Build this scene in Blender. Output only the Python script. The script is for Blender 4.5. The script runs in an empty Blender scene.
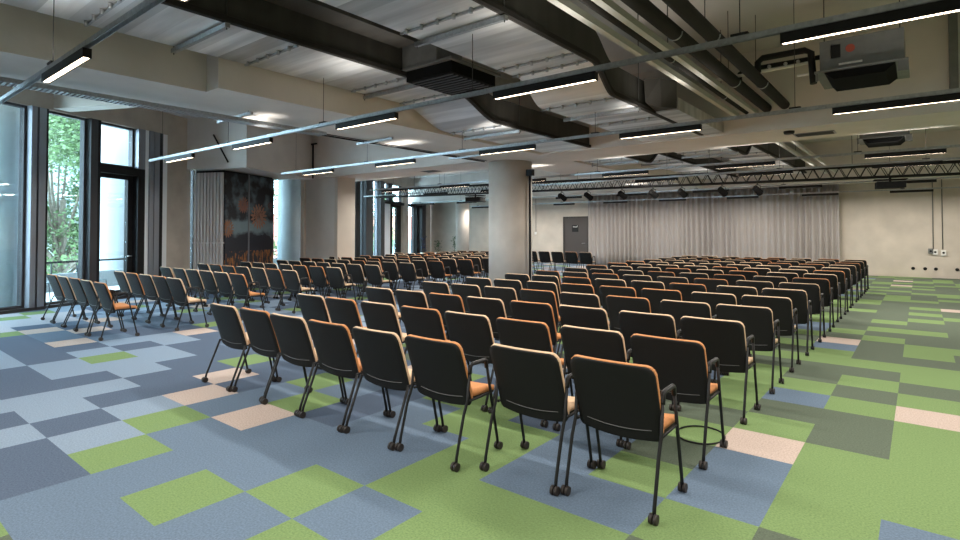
import bpy, bmesh, math, random
from mathutils import Vector, Matrix
R = math.radians
SC = bpy.context.scene
COL = SC.collection
# ------------------------------------------------------------------ camera, world, exposure
H = 1.5524
cd = bpy.data.cameras.new('camera'); cam = bpy.data.objects.new('camera', cd); COL.objects.link(cam)
cam.location = (0, 0, H)
cam.rotation_euler = (R(90) + 0.02, 0, R(38.747))
cd.sensor_width = 36; cd.lens = 547.45 / 960 * 36
cd.shift_y = -(270 - 222.27) / 960
cd.clip_start = .05; cd.clip_end = 300
SC.camera = cam
SC.view_settings.view_transform = 'Standard'; SC.view_settings.look = 'None'
SC.view_settings.gamma = 1; SC.view_settings.use_curve_mapping = False
SC.view_settings.exposure = 0.8
LAMP_W = 29.0      # downward light of one linear lamp
LAMP_UP = 2.6      # upward light added above each lamp to brighten the ceiling
SKY = 10.0
w = bpy.data.worlds.new('overcast_sky'); SC.world = w; w.use_nodes = True
bg = w.node_tree.nodes['Background']; bg.inputs[0].default_value = (.70, .87, 1, 1); bg.inputs[1].default_value = SKY

# ------------------------------------------------------------------ materials
MATS = {}
def mat(name, col, rough=.7, metal=0, spec=.5, noise=0, nscale=4, bump=0, bscale=60, emit=None, estr=0, col2=None, stretch=(1,1,1), detail=4, trans=0):
    if name in MATS: return MATS[name]
    m = bpy.data.materials.new(name); m.use_nodes = True; nt = m.node_tree; N = nt.nodes; L = nt.links
    b = N['Principled BSDF']; b.inputs['Roughness'].default_value = rough; b.inputs['Metallic'].default_value = metal
    b.inputs['Specular IOR Level'].default_value = spec
    b.inputs['Base Color'].default_value = (*col, 1)
    if trans: b.inputs['Transmission Weight'].default_value = trans
    if noise or bump:
        tc = N.new('ShaderNodeTexCoord'); mp = N.new('ShaderNodeMapping'); mp.inputs['Scale'].default_value = stretch
        L.new(tc.outputs['Object'], mp.inputs[0])
    if noise:
        t = N.new('ShaderNodeTexNoise'); t.inputs['Scale'].default_value = nscale; t.inputs['Detail'].default_value = detail
        L.new(mp.outputs[0], t.inputs['Vector'])
        r = N.new('ShaderNodeValToRGB'); c2 = col2 or tuple(c * (1 - noise) for c in col); c1 = tuple(min(1, c * (1 + noise * .6)) for c in col)
        r.color_ramp.elements[0].position = .3; r.color_ramp.elements[1].position = .7
        r.color_ramp.elements[0].color = (*c2, 1); r.color_ramp.elements[1].color = (*c1, 1)
        L.new(t.outputs[0], r.inputs[0]); L.new(r.outputs[0], b.inputs['Base Color'])
    if bump:
        t2 = N.new('ShaderNodeTexNoise'); t2.inputs['Scale'].default_value = bscale; L.new(mp.outputs[0], t2.inputs['Vector'])
        bp = N.new('ShaderNodeBump'); bp.inputs['Strength'].default_value = bump; bp.inputs['Distance'].default_value = .01
        L.new(t2.outputs[0], bp.inputs['Height']); L.new(bp.outputs[0], b.inputs['Normal'])
    if emit:
        b.inputs['Emission Color'].default_value = (*emit, 1); b.inputs['Emission Strength'].default_value = estr
    MATS[name] = m; return m

def carpet(name, col, k=.22):
    return mat(name, col, rough=.95, spec=.15, noise=k, nscale=85, bump=.35, bscale=200, detail=2)
CAR = [carpet('carpet_light_blue', (.225, .29, .375)), carpet('carpet_slate_blue', (.085, .115, .17)),
       carpet('carpet_mid_blue', (.13, .18, .25)), carpet('carpet_green', (.175, .262, .105)),
       carpet('carpet_grey_green', (.105, .13, .095)), carpet('carpet_pink', (.50, .40, .35)),
       carpet('carpet_pale_lilac', (.38,.38,.42))]
CONC = mat('board_marked_concrete', (.61, .575, .54), .85, noise=.08, nscale=1.6, bump=.25, bscale=14, detail=7)
CONC_L = mat('pale_column_concrete', (.53, .48, .43), .8, noise=.15, nscale=1.5, bump=.2, bscale=20, detail=7)
CONC_D = mat('soffit_concrete', (.56, .535, .515), .9, noise=.08, nscale=1.2, bump=.1, bscale=12)
PLAST = mat('off_white_plaster', (.55, .50, .44), .85, noise=.05, nscale=2)
WALLB = mat('wall_paint_warm_grey', (.58, .51, .44), .85, noise=.14, nscale=1.3, bump=.12, bscale=18, detail=7)
BROWN = mat('brown_concrete', (.44, .38, .32), .85, noise=.14, nscale=2.2, bump=.2, bscale=15, detail=6)
BLACK = mat('black_powder_coat', (.008, .008, .0085), .55, spec=.25)
ROD = mat('dull_zinc_rod', (.035, .035, .035), .7)
MATTE = mat('matte_black_housing', (.006, .006, .006), .85, spec=.1)
DARKM = mat('dark_mullion_aluminium', (.05, .048, .052), .4, metal=.3)
GREYM = mat('grey_mullion_aluminium', (.22, .23, .26), .35, metal=.4)
WHITEM = mat('white_jamb_paint', (.72, .73, .74), .5)
STEEL = mat('galvanised_strut', (.40, .42, .44), .38, metal=.8, noise=.2, nscale=30)
TRUNK = mat('pale_cable_trunking', (.50, .49, .45), .55, metal=.1)
SHELL = mat('black_mesh_fabric', (.0075, .0075, .008), .75, spec=.3, noise=.35, nscale=300, bump=.2, bscale=400)
LEGM = mat('black_chair_steel', (.011, .011, .012), .5, spec=.3)
CAST = mat('castor_rubber', (.028, .022, .02), .6)
ORG = mat('orange_upholstery', (.56, .235, .085), .85, noise=.12, nscale=120, bump=.2, bscale=250)
CRM = mat('cream_upholstery', (.66, .46, .30), .85, noise=.12, nscale=120, bump=.2, bscale=250)
SEAM = mat('grey_piping', (.11, .11, .115), .6)
LED = mat('warm_led_diffuser', (.9, .85, .75), .4, emit=(1, .80, .58), estr=7)
DOORM = mat('brown_grey_door_paint', (.058, .047, .043), .6)
DOORF = mat('dark_door_frame', (.03, .022, .018), .5)
CURT = mat('grey_curtain_cloth', (.37, .335, .315), .9, noise=.08, nscale=40)
INSUL = mat('dark_pipe_insulation', (.03, .028, .026), .85, spec=.15, noise=.1, nscale=20)
DARKD = mat('dark_duct_lining_and_shade', (.05, .047, .043), .7, spec=.3, noise=.3, nscale=1.5, stretch=(1, 3, .3))  # also colours the galvanised duct sides dark in place of shade
RED = mat('orange_red_sticker', (.33, .06, .03), .6)
WHITE = mat('white_plastic', (.75, .73, .7), .45)
GREYB = mat('galvanised_casing', (.17, .175, .172), .5, metal=.3, noise=.15, nscale=8)
OUTC = mat('exterior_blue_grey_render', (.13, .165, .185), .8, noise=.08, nscale=1)
OUTW = mat('exterior_white_render', (.20, .215, .225), .8)
SLAT = mat('grey_slat_lacquer', (.60, .59, .61), .5)
BARK = mat('tree_bark', (.12, .1, .075), .9, noise=.3, nscale=10)
LEAF = mat('leaf_green', (.075, .135, .045), .6, noise=.5, nscale=1.2, trans=0)
LEAF2 = mat('leaf_dark_green', (.06, .14, .06), .55, noise=.4, nscale=3)
TERR = mat('terrace_paving', (.55, .56, .57), .85, noise=.1, nscale=3)
REDB = mat('red_brick_facade', (.5, .16, .12), .85)
CHRM = mat('brushed_door_steel', (.6, .6, .6), .3, metal=.9)
POT = mat('glazed_pot', (.62, .55, .45), .4)
POTB = mat('blue_foliage', (.05, .07, .16), .7, noise=.4, nscale=20)

def ductmat():
    m = bpy.data.materials.new('galvanised_duct_sheet'); m.use_nodes = True; nt = m.node_tree; N = nt.nodes; L = nt.links
    b = N['Principled BSDF']; b.inputs['Metallic'].default_value = .75
    tc = N.new('ShaderNodeTexCoord'); mp = N.new('ShaderNodeMapping'); mp.inputs['Scale'].default_value = (.35, 3.2, 1)
    mp.inputs['Rotation'].default_value = (0, 0, R(4))
    L.new(tc.outputs['Object'], mp.inputs[0])
    n = N.new('ShaderNodeTexNoise'); n.inputs['Scale'].default_value = 1.6; n.inputs['Detail'].default_value = 3; L.new(mp.outputs[0], n.inputs['Vector'])
    v = N.new('ShaderNodeTexVoronoi'); v.inputs['Scale'].default_value = 1.4; L.new(mp.outputs[0], v.inputs['Vector'])
    r = N.new('ShaderNodeValToRGB'); r.color_ramp.elements[0].position = .35; r.color_ramp.elements[1].position = .65
    r.color_ramp.elements[0].color = (.58, .59, .60, 1); r.color_ramp.elements[1].color = (.88, .88, .89, 1)
    L.new(n.outputs[0], r.inputs[0]); mx = N.new('ShaderNodeMixRGB'); mx.blend_type = 'MULTIPLY'; mx.inputs[0].default_value = .35
    sx = N.new('ShaderNodeSeparateXYZ'); L.new(tc.outputs['Object'], sx.inputs[0])
    fl_ = N.new('ShaderNodeMath'); fl_.operation = 'SNAP'; L.new(sx.outputs[1], fl_.inputs[0]); fl_.inputs[1].default_value = .245
    fx_ = N.new('ShaderNodeMath'); fx_.operation = 'SNAP'; L.new(sx.outputs[0], fx_.inputs[0]); fx_.inputs[1].default_value = 3.0
    cx_ = N.new('ShaderNodeCombineXYZ'); L.new(fl_.outputs[0], cx_.inputs[0])
    wn = N.new('ShaderNodeTexWhiteNoise'); L.new(cx_.outputs[0], wn.inputs['Vector'])  # random tone per band, painted in for the sheets' differing reflections
    wr = N.new('ShaderNodeMapRange'); wr.inputs[3].default_value = .5; wr.inputs[4].default_value = 1.0; L.new(wn.outputs['Value'], wr.inputs[0])
    L.new(r.outputs[0], mx.inputs[1]); L.new(wr.outputs[0], mx.inputs[2]); mx.inputs[0].default_value = .8
    hs = N.new('ShaderNodeHueSaturation'); hs.inputs['Saturation'].default_value = .18; hs.inputs['Value'].default_value = 1.15; L.new(mx.outputs[0], hs.inputs['Color'])
    L.new(hs.outputs[0], b.inputs['Base Color'])
    mr = N.new('ShaderNodeMapRange'); mr.inputs[3].default_value = .28; mr.inputs[4].default_value = .55; L.new(v.outputs['Distance'], mr.inputs[0])
    L.new(mr.outputs[0], b.inputs['Roughness'])
    bp = N.new('ShaderNodeBump'); bp.inputs['Strength'].default_value = .25; bp.inputs['Distance'].default_value = .02; L.new(n.outputs[0], bp.inputs['Height']); L.new(bp.outputs[0], b.inputs['Normal'])
    return m
DUCT = ductmat()

def glassmat():
    m = bpy.data.materials.new('window_glass'); m.use_nodes = True; nt = m.node_tree; N = nt.nodes; L = nt.links
    N.remove(N['Principled BSDF']); out = N['Material Output']
    t = N.new('ShaderNodeBsdfTransparent'); t.inputs[0].default_value = (.86, .95, .97, 1)
    g = N.new('ShaderNodeBsdfGlossy'); g.inputs['Roughness'].default_value = .02
    mx = N.new('ShaderNodeMixShader'); mx.inputs[0].default_value = .07
    L.new(t.outputs[0], mx.inputs[1]); L.new(g.outputs[0], mx.inputs[2]); L.new(mx.outputs[0], out.inputs[0]); return m
GLASS = glassmat()

def bannermat():
    # night cityscape with fireworks and mountains: generic print
    m = bpy.data.materials.new('night_scene_print'); m.use_nodes = True; nt = m.node_tree; N = nt.nodes; L = nt.links
    b = N['Principled BSDF']; b.inputs['Roughness'].default_value = .5
    tc = N.new('ShaderNodeTexCoord'); sp = N.new('ShaderNodeSeparateXYZ'); L.new(tc.outputs['Object'], sp.inputs[0])
    def math_(op, a, bb):
        x = N.new('ShaderNodeMath'); x.operation = op
        for k, v in enumerate((a, bb)):
            if v is None: continue
            if isinstance(v, (int, float)): x.inputs[k].default_value = v
            else: L.new(v, x.inputs[k])
        return x.outputs[0]
    def mix(f, a, bb):
        x = N.new('ShaderNodeMixRGB')
        for k, v in enumerate((f, a, bb)):
            if isinstance(v, tuple): x.inputs[k].default_value = (*v, 1)
            else: L.new(v, x.inputs[k])
        return x.outputs[0]
    n = N.new('ShaderNodeTexNoise'); n.inputs['Scale'].default_value = 2.3; n.inputs['Detail'].default_value = 5; L.new(tc.outputs['Object'], n.inputs['Vector'])
    r = N.new('ShaderNodeValToRGB'); e = r.color_ramp.elements
    e[0].position = .45; e[0].color = (.006, .007, .013, 1); e[1].position = .68; e[1].color = (.14, .21, .25, 1)
    L.new(n.outputs[0], r.inputs[0]); colr = r.outputs[0]
    # mountain silhouette
    n2 = N.new('ShaderNodeTexNoise'); n2.noise_dimensions = '1D'; n2.inputs['Scale'].default_value = 1.7; L.new(sp.outputs[0], n2.inputs['W'])
    ridge = math_('ADD', math_('MULTIPLY', n2.outputs[0], 1.2), .95)
    below = math_('LESS_THAN', sp.outputs[2], ridge)
    colr = mix(below, colr, (.012, .016, .028))
    n4 = N.new('ShaderNodeTexNoise'); n4.inputs['Scale'].default_value = 1.5; n4.inputs['Detail'].default_value = 6; L.new(tc.outputs['Object'], n4.inputs['Vector'])
    band = math_('SUBTRACT', 1.0, math_('MULTIPLY', math_('ABSOLUTE', math_('SUBTRACT', sp.outputs[2], 1.75), None), 1.5))
    cl_ = math_('MINIMUM', math_('MAXIMUM', math_('MULTIPLY', math_('SUBTRACT', math_('MULTIPLY', n4.outputs[0], math_('ADD', band, .45)), .56), 4.5), 0), .8)
    colr = mix(cl_, colr, (.20, .29, .33))
    # lights along the bottom
    n3 = N.new('ShaderNodeTexNoise'); n3.inputs['Scale'].default_value = 9; n3.inputs['Detail'].default_value = 3
    mp = N.new('ShaderNodeMapping'); mp.inputs['Scale'].default_value = (2.2, 1, .5); L.new(tc.outputs['Object'], mp.inputs[0]); L.new(mp.outputs[0], n3.inputs['Vector'])
    lit = math_('MULTIPLY', math_('GREATER_THAN', n3.outputs[0], .53), math_('LESS_THAN', sp.outputs[2], 1.05))
    colr = mix(lit, colr, (.30, .12, .035))
    for (x, z, rr, c) in ((.76, 2.36, .21, (.24, .095, .06)), (1.45, 2.05, .33, (.30, .15, .10)), (.12, 1.68, .22, (.26, .11, .05)), (1.98, 2.4, .10, (.12, .06, .05))):
        dx = math_('SUBTRACT', sp.outputs[0], x); dz = math_('SUBTRACT', sp.outputs[2], z)
        d2 = math_('SQRT', math_('ADD', math_('MULTIPLY', dx, dx), math_('MULTIPLY', dz, dz)), None)
        ang = math_('ARCTAN2', dz, dx); ray = math_('SINE', math_('MULTIPLY', ang, 17), None)
        rad = math_('ADD', rr, math_('MULTIPLY', ray, rr * .16))
        mask = math_('MULTIPLY', math_('LESS_THAN', d2, rad), math_('GREATER_THAN', math_('ADD', n3.outputs[0], math_('MULTIPLY', ray, .08)), .42))
        colr = mix(mask, colr, c)
    L.new(colr, b.inputs['Base Color']); return m
BANNER = bannermat()

# ------------------------------------------------------------------ mesh helpers
class MB:
    def __init__(s): s.bm = bmesh.new(); s.M = Matrix()
    def quadbox(s, pts, mi=0):      # 8 points: bottom 4, top 4
        v = [s.bm.verts.new(s.M @ Vector(p)) for p in pts]
        for f in ((3,2,1,0), (4,5,6,7), (0,1,5,4), (1,2,6,5), (2,3,7,6), (3,0,4,7)):
            fc = s.bm.faces.new([v[i] for i in f]); fc.material_index = mi
        return s
    def box(s, x0, x1, y0, y1, z0, z1, mi=0):
        return s.quadbox([(x0,y0,z0),(x1,y0,z0),(x1,y1,z0),(x0,y1,z0),(x0,y0,z1),(x1,y0,z1),(x1,y1,z1),(x0,y1,z1)], mi)
    def tube(s, pts, r, n=8, mi=0, cap=True, closed=False):
        pts = [Vector(p) for p in pts]; rings = []
        up = None
        for i, p in enumerate(pts):
            a = pts[i-1] if (i > 0 or closed) else p; b = pts[(i+1) % len(pts)] if (i < len(pts)-1 or closed) else p
            t = (b - a).normalized()
            if up is None:
                up = Vector((0,0,1)) if abs(t.z) < .9 else Vector((1,0,0))
            u = t.cross(up).normalized(); vv = u.cross(t).normalized(); up = vv
            rr = r[i] if isinstance(r, (list, tuple)) else r
            k = 1.0
            if 0 < i < len(pts)-1:
                c = max(.5, ((pts[i]-pts[i-1]).normalized().dot(t))); k = 1 / c
            rings.append([s.bm.verts.new(s.M @ (p + (u * math.cos(2*math.pi*j/n) + vv * math.sin(2*math.pi*j/n)) * rr)) for j in range(n)])
        m = len(rings)
        for i in range(m if closed else m-1):
            A = rings[i]; B = rings[(i+1) % m]
            for j in range(n):
                f = s.bm.faces.new((A[j], A[(j+1)%n], B[(j+1)%n], B[j])); f.smooth = True; f.material_index = mi
        if cap and not closed:
            for A in (list(reversed(rings[0])), rings[-1]):
                try: f = s.bm.faces.new(A); f.material_index = mi
                except ValueError: pass
        return s
    def cyl(s, x, y, z0, z1, r, n=24, mi=0): return s.tube([(x,y,z0),(x,y,z1)], r, n, mi)
    def sphere(s, c, r, mi=0, seg=10, scale=(1,1,1)):
        M = s.M @ Matrix.Translation(c) @ Matrix.Diagonal((r*scale[0], r*scale[1], r*scale[2], 1))
        g = bmesh.ops.create_uvsphere(s.bm, u_segments=seg, v_segments=max(4, seg//2+1), radius=1, matrix=M)
        for v in g['verts']:
            for f in v.link_faces: f.smooth = True; f.material_index = mi
        return s
    def lathe(s, prof, n=24, mi=0, x=0, y=0):
        rings = [[s.bm.verts.new(s.M @ Vector((x + r*math.cos(2*math.pi*j/n), y + r*math.sin(2*math.pi*j/n), z))) for j in range(n)] for r, z in prof]
        for A, B in zip(rings, rings[1:]):
            for j in range(n):
                f = s.bm.faces.new((A[j], A[(j+1)%n], B[(j+1)%n], B[j])); f.smooth = True; f.material_index = mi
        s.bm.faces.new(list(reversed(rings[0]))).material_index = mi; s.bm.faces.new(rings[-1]).material_index = mi
        return s
    def sheet(s, fn, nu, nv, thick, mi=0, closed=True):
        # fn(u,v)->(point, normal); builds a slab of given thickness
        A = []; B = []
        for i in range(nv+1):
            ra = []; rb = []
            for j in range(nu+1):
                p, nn = fn(j/nu, i/nv); p = Vector(p); nn = Vector(nn)
                ra.append(s.bm.verts.new(s.M @ (p + nn*thick/2))); rb.append(s.bm.verts.new(s.M @ (p - nn*thick/2)))
            A.append(ra); B.append(rb)
        def f(*v):
            try:
                x = s.bm.faces.new(v); x.smooth = True; x.material_index = mi
            except ValueError: pass
        for i in range(nv):
            for j in range(nu):
                f(A[i][j], A[i][j+1], A[i+1][j+1], A[i+1][j]); f(B[i][j], B[i+1][j], B[i+1][j+1], B[i][j+1])
        for i in range(nv):
            f(A[i][0], A[i+1][0], B[i+1][0], B[i][0]); f(A[i][nu], B[i][nu], B[i+1][nu], A[i+1][nu])
        for j in range(nu):
            f(A[0][j], B[0][j], B[0][j+1], A[0][j+1]); f(A[nv][j], A[nv][j+1], B[nv][j+1], B[nv][j])
        return s
    def bevel(s, w, seg=2):
        bmesh.ops.bevel(s.bm, geom=[e for e in s.bm.edges if len(e.link_faces) == 2 and e.calc_face_angle(0) > .6], offset=w, segments=seg, affect='EDGES', clamp_overlap=True)
        return s
    def build(s, name, m, parent=None, loc=None):
        bmesh.ops.recalc_face_normals(s.bm, faces=s.bm.faces)
        me = bpy.data.meshes.new(name); s.bm.to_mesh(me); s.bm.free()
        for x in (m if isinstance(m, (list, tuple)) else [m]): me.materials.append(x)
        o = bpy.data.objects.new(name, me); COL.objects.link(o)
        if parent: o.parent = parent
        if loc is not None: o.location = loc
        return o
def tag(o, label=None, cat=None, group=None, kind=None):
    if label: o['label'] = label
    if cat: o['category'] = cat
    if group: o['group'] = group
    if kind: o['kind'] = kind
    return o
def struct(o, label=None): o['kind'] = 'structure'; return tag(o, label)
def empty(name, loc=(0,0,0), rz=0):
    o = bpy.data.objects.new(name, None); COL.objects.link(o); o.location = loc; o.rotation_euler = (0,0,rz); o.empty_display_size = .1; return o
KIDS = {}
def copy_tree(o, parent=None):
    c = o.copy(); COL.objects.link(c); c.parent = parent
    for ch in [x for x in KIDS.get(o.name, [])]: copy_tree(ch, c)
    return c
def index_kids(o):
    KIDS[o.name] = list(o.children)
    for c in o.children: index_kids(c)
ORD = ['zeroth','first','second','third','fourth','fifth','sixth','seventh','eighth','ninth','tenth','eleventh','twelfth','thirteenth','fourteenth','fifteenth','sixteenth','seventeenth','eighteenth','nineteenth','twentieth']

# facade frame: t runs along the glazed wall, o goes into the room
P0 = Vector((-13.72, 2.44, 0)); WD = Vector((-.4115, .9114, 0)); WN = Vector((.9114, .4115, 0))
WM = Matrix(((WD.x, WN.x, 0, P0.x), (WD.y, WN.y, 0, P0.y), (0, 0, 1, 0), (0, 0, 0, 1)))
def wmb():
    m = MB(); m.M = WM; return m

# ------------------------------------------------------------------ floor
GX0, GY0 = -4.1816, 1.2067
TILES = {}
def setrow(i, j0, s):
    for k, c in enumerate(s):
        if c != '.': TILES[(i, j0+k)] = c
# rows i (0.5 m steps away from the camera), columns j (0.5 m steps to the right)
setrow(-1, -10, 'LLDDLLLDD LB'.replace(' ', 'B')); setrow(-1, -4, 'DLDDBBBGBB')
setrow(0, -12, 'LLLLDDDLLDLGLG')
TILES.update({(0,-3):'D',(0,-2):'L',(0,-1):'G',(0,0):'B',(0,1):'G',(0,2):'B',(0,3):'G',(0,4):'G',(0,5):'G',(0,-4):'L',(0,-5):'L',(0,-6):'D',(0,-7):'D',(0,-8):'D',(0,-9):'L',(0,-10):'L'})
setrow(1, -17, 'WWWGDDDDDLLDLLDLGB'); TILES.update({(1,-17):'W',(1,-16):'W',(1,-15):'W',(1,-14):'G',(1,-13):'D',(1,-12):'D',(1,-11):'D',(1,-10):'D',(1,-9):'D',(1,-8):'L',(1,-7):'L',(1,-6):'D',(1,-5):'L',(1,-4):'D',(1,-3):'L',(1,-2):'G',(1,-1):'B',(1,0):'B',(1,1):'B',(1,2):'G',(1,3):'B',(1,4):'G',(1,5):'G',(1,6):'G',(1,7):'E'})
TILES.update({(2,-19):'W',(2,-18):'G',(2,-17):'W',(2,-16):'W',(2,-15):'D',(2,-14):'P',(2,-13):'B',(2,-12):'B',(2,-11):'P',(2,-10):'D',(2,-9):'L',(2,-8):'G',(2,-7):'L',(2,-6):'L',(2,-5):'D',(2,-4):'D',(2,-3):'P',(2,-2):'B',(2,-1):'P',(2,0):'B',(2,1):'B',(2,2):'B',(2,3):'G',(2,4):'G',(2,5):'G',(2,6):'E',(2,7):'G',(2,8):'B'})
TILES.update({(3,-18):'W',(3,-17):'W',(3,-16):'W',(3,-15):'B',(3,-14):'D',(3,-13):'P',(3,-12):'D',(3,-11):'B',(3,-10):'L',(3,-9):'D',(3,-8):'L',(3,-7):'L',(3,-6):'D',(3,-5):'D',(3,-4):'P',(3,-3):'D',(3,-2):'B',(3,-1):'G',(3,0):'D',(3,1):'B',(3,2):'B',(3,3):'G',(3,4):'B',(3,5):'B',(3,6):'G',(3,7):'E',(3,8):'B'})
TILES.update({(4,-18):'W',(4,-17):'B',(4,-16):'L',(4,-15):'P',(4,-14):'B',(4,-13):'B',(4,-12):'D',(4,-11):'D',(4,-10):'L',(4,-9):'L',(4,-8):'D',(4,-7):'D',(4,-6):'D',(4,-5):'G',(4,-4):'D',(4,-3):'D',(4,-2):'G',(4,-1):'B',(4,0):'D',(4,1):'B',(4,2):'G',(4,3):'G',(4,4):'B',(4,5):'G',(4,6):'B',(4,7):'G',(4,8):'B'})
TILES.update({(5,-12):'B',(5,-11):'D',(5,-10):'P',(5,-9):'D',(5,-8):'D',(5,-7):'B',(5,-6):'D',(5,-5):'D',(5,-4):'B',(5,-3):'D',(5,-2):'D',(5,-1):'B',(5,0):'D',(5,1):'G',(5,2):'G',(5,3):'D',(5,4):'B',(5,5):'E',(5,6):'B',(5,7):'G',(5,8):'G'})
TILES.update({(6,1):'D',(6,2):'B',(6,3):'B',(6,4):'E',(6,5):'G',(6,6):'P',(6,7):'G',(6,8):'G',(7,4):'E',(7,5):'E',(7,6):'G',(7,7):'E',(7,8):'G',(8,4):'G',(8,5):'G',(8,6):'E',(8,7):'E',(8,8):'G'})
c6 = {9:'B',10:'G',11:'E',12:'E',13:'G',14:'G',15:'B',16:'P',17:'E',18:'G',19:'E',20:'E',21:'E',22:'E',23:'E',24:'G',25:'E',26:'E',27:'G',28:'G',29:'E',30:'E',31:'E',32:'G',33:'E'}
c7 = {9:'G',10:'E',11:'G',12:'E',13:'G',14:'E',15:'E',16:'E',17:'G',18:'E',19:'G',20:'E',21:'G',22:'E',23:'E',24:'E',25:'E',26:'E',27:'E',28:'E',29:'G',30:'G',31:'G',32:'E',33:'E',34:'G',35:'E',36:'E',37:'G',38:'P',39:'E',40:'G',41:'E',42:'P',43:'E',44:'G'}
c8 = {9:'P',10:'G',11:'E',12:'G',13:'G',14:'E',15:'G',16:'G',17:'E',18:'E',19:'G',20:'E',21:'E',22:'G',23:'E',24:'G',25:'E',26:'G',27:'E',28:'E',29:'G',30:'E',31:'E',32:'E',33:'G',34:'E',35:'E',36:'G',37:'E',38:'G',39:'E',40:'E',41:'G',42:'G',43:'E',44:'E'}
c9 = {3:'G',4:'B',5:'G',6:'G',7:'G',8:'G',9:'P',10:'G',11:'E',12:'G',13:'G',14:'E',15:'E',16:'G',17:'E',18:'E',19:'E',20:'E',21:'E',22:'E',23:'G',24:'E',25:'E',26:'P',27:'E',28:'E',29:'E',30:'G',31:'E',32:'G',33:'G',34:'E',35:'E',36:'E',37:'E',38:'E',39:'G',40:'E',41:'E'}
for j, c in ((6,c6),(7,c7),(8,c8),(9,c9)):
    for i, t in c.items(): TILES[(i, j)] = t
rnd = random.Random(7)
def tilecol(i, j):
    if (i, j) in TILES: return 'LDBGEPW'.index(TILES[(i, j)])
    if j <= -3: return rnd.choices(range(7), (24, 42, 17, 8, 0, 7, 2))[0]
    if j <= 4: return rnd.choices(range(7), (3, 24, 30, 28, 8, 7, 0))[0] if i < 22 else rnd.choices(range(7), (0, 8, 22, 36, 26, 8, 0))[0]
    return rnd.choices(range(7), (0, 0, 6, 42, 48, 4, 0))[0]
bm = bmesh.new()
YF = 24.7; YB = -4.5; XR = 5.0
for i in range(-12, 48):
    for j in range(-46, 20):
        x0 = GX0 + .5*j; y0 = GY0 + .5*i; x1 = x0+.5; y1 = y0+.5
        x1 = min(x1, XR); y1 = min(y1, YF); y0 = max(y0, YB)
        if x1 <= x0 or y1 <= y0: continue
        f = bm.faces.new([bm.verts.new(p) for p in ((x0,y0,0),(x1,y0,0),(x1,y1,0),(x0,y1,0))]); f.material_index = tilecol(i, j)
g = bm.verts[:] + bm.edges[:] + bm.faces[:]
bmesh.ops.bisect_plane(bm, geom=g, plane_co=P0, plane_no=-WN, clear_outer=True)
me = bpy.data.meshes.new('floor'); bm.to_mesh(me); bm.free()
for c in CAR: me.materials.append(c)
fl = bpy.data.objects.new('floor', me); COL.objects.link(fl); struct(fl)

# ------------------------------------------------------------------ room shell
SLABZ = 4.7; SOF = 3.3
cb_ = MB().box(-30, 6, -6, 26, SLABZ, SLABZ+.3)
bmesh.ops.bisect_plane(cb_.bm, geom=cb_.bm.verts[:]+cb_.bm.edges[:]+cb_.bm.faces[:], plane_co=P0 - WN*2.3, plane_no=-WN, clear_outer=True)
struct(cb_.build('ceiling', CONC_D))
struct(MB().box(-25, XR+.3, YF, YF+.3, -.2, SLABZ).build('wall_far', WALLB))
struct(MB().box(-12.5, XR+.3, YB-.3, YB, -.2, SLABZ).build('wall_back', BROWN))
struct(MB().box(XR, XR+.3, YB, YF, -.2, SLABZ).build('wall_right', BROWN))
# glazed wall: header, piers
struct(wmb().box(-8, 25.5, -.30, 0, 4.12, SLABZ).build('wall_left', BROWN))
struct(wmb().box(-8, 25.5, -.30, .03, -.12, .06).build('trim_1', DARKM))
struct(wmb().box(3.92, 4.75, -.30, 0, .06, 4.12).bevel(.02).build('wall_left_pier', BROWN))
struct(wmb().box(-8, -3.6, -.30, 0, .06, 4.12).build('wall_left_end_pier', BROWN))
struct(wmb().box(4.95, 8.5, -.30, 0, .06, 4.12).build('wall_left_panel', PLAST))
struct(wmb().box(9.3, 10.2, -.30, 0, .06, 4.12).build('wall_left_middle', BROWN))
struct(wmb().box(23.3, 24.4, -.30, 0, .06, 4.12).build('wall_left_corner', WALLB))
# beams
struct(MB().box(-8.2, -6.86, YB, 3.14, SOF, SLABZ).box(-8.2, -6.56, 3.14, 10.32, SOF, SLABZ).build('ceiling_beam', CONC))
struct(MB().box(-15.9, XR, 10.32, 11.78, SOF, SLABZ).bevel(.018, 1).build('ceiling_beam_cross', CONC))
struct(MB().box(-8.2, -6.56, 11.78, 22.1, SOF, SLABZ).build('ceiling_beam_rear', CONC))
struct(MB().box(-23.0, XR, 22.1, 23.4, SOF+.02, SLABZ).build('ceiling_beam_far', CONC))
struct(wmb().box(4.6, 7.85, 0.01, 1.9, SOF, SLABZ).build('ceiling_bulkhead', CONC))
# small pale stub beam above the window head
struct(wmb().box(.95, 1.3, 0.01, 5.5, 4.16, SLABZ).build('ceiling_beam_stub', PLAST))
# columns
def column(x, y, r, z1, n=64):
    return struct(MB().cyl(x, y, 0, z1, r, n).build('column', CONC_L))
column(-7.88, 11.02, .535, SOF)
column(-19.45, 22.7, .37, SOF+.02)
c = wmb(); c.cyl(9.55, -.1, 0, SLABZ, .40, 48); struct(c.build('column', mat('blue_grey_interior_column', (.30, .34, .36), .8, noise=.1, nscale=2)))
# wall pier beneath the cross beam
struct(MB().box(-15.80, -14.15, 10.5, 11.09, 0, SOF).build('wall_pier', CONC))
struct(MB().box(-15.98, -15.80, 10.42, 11.19, 0, SOF).build('trim_2', WALLB))
struct(MB().box(-14.15, -14.0, 10.42, 11.09, 0, SOF).build('trim_3', PLAST))

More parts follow.
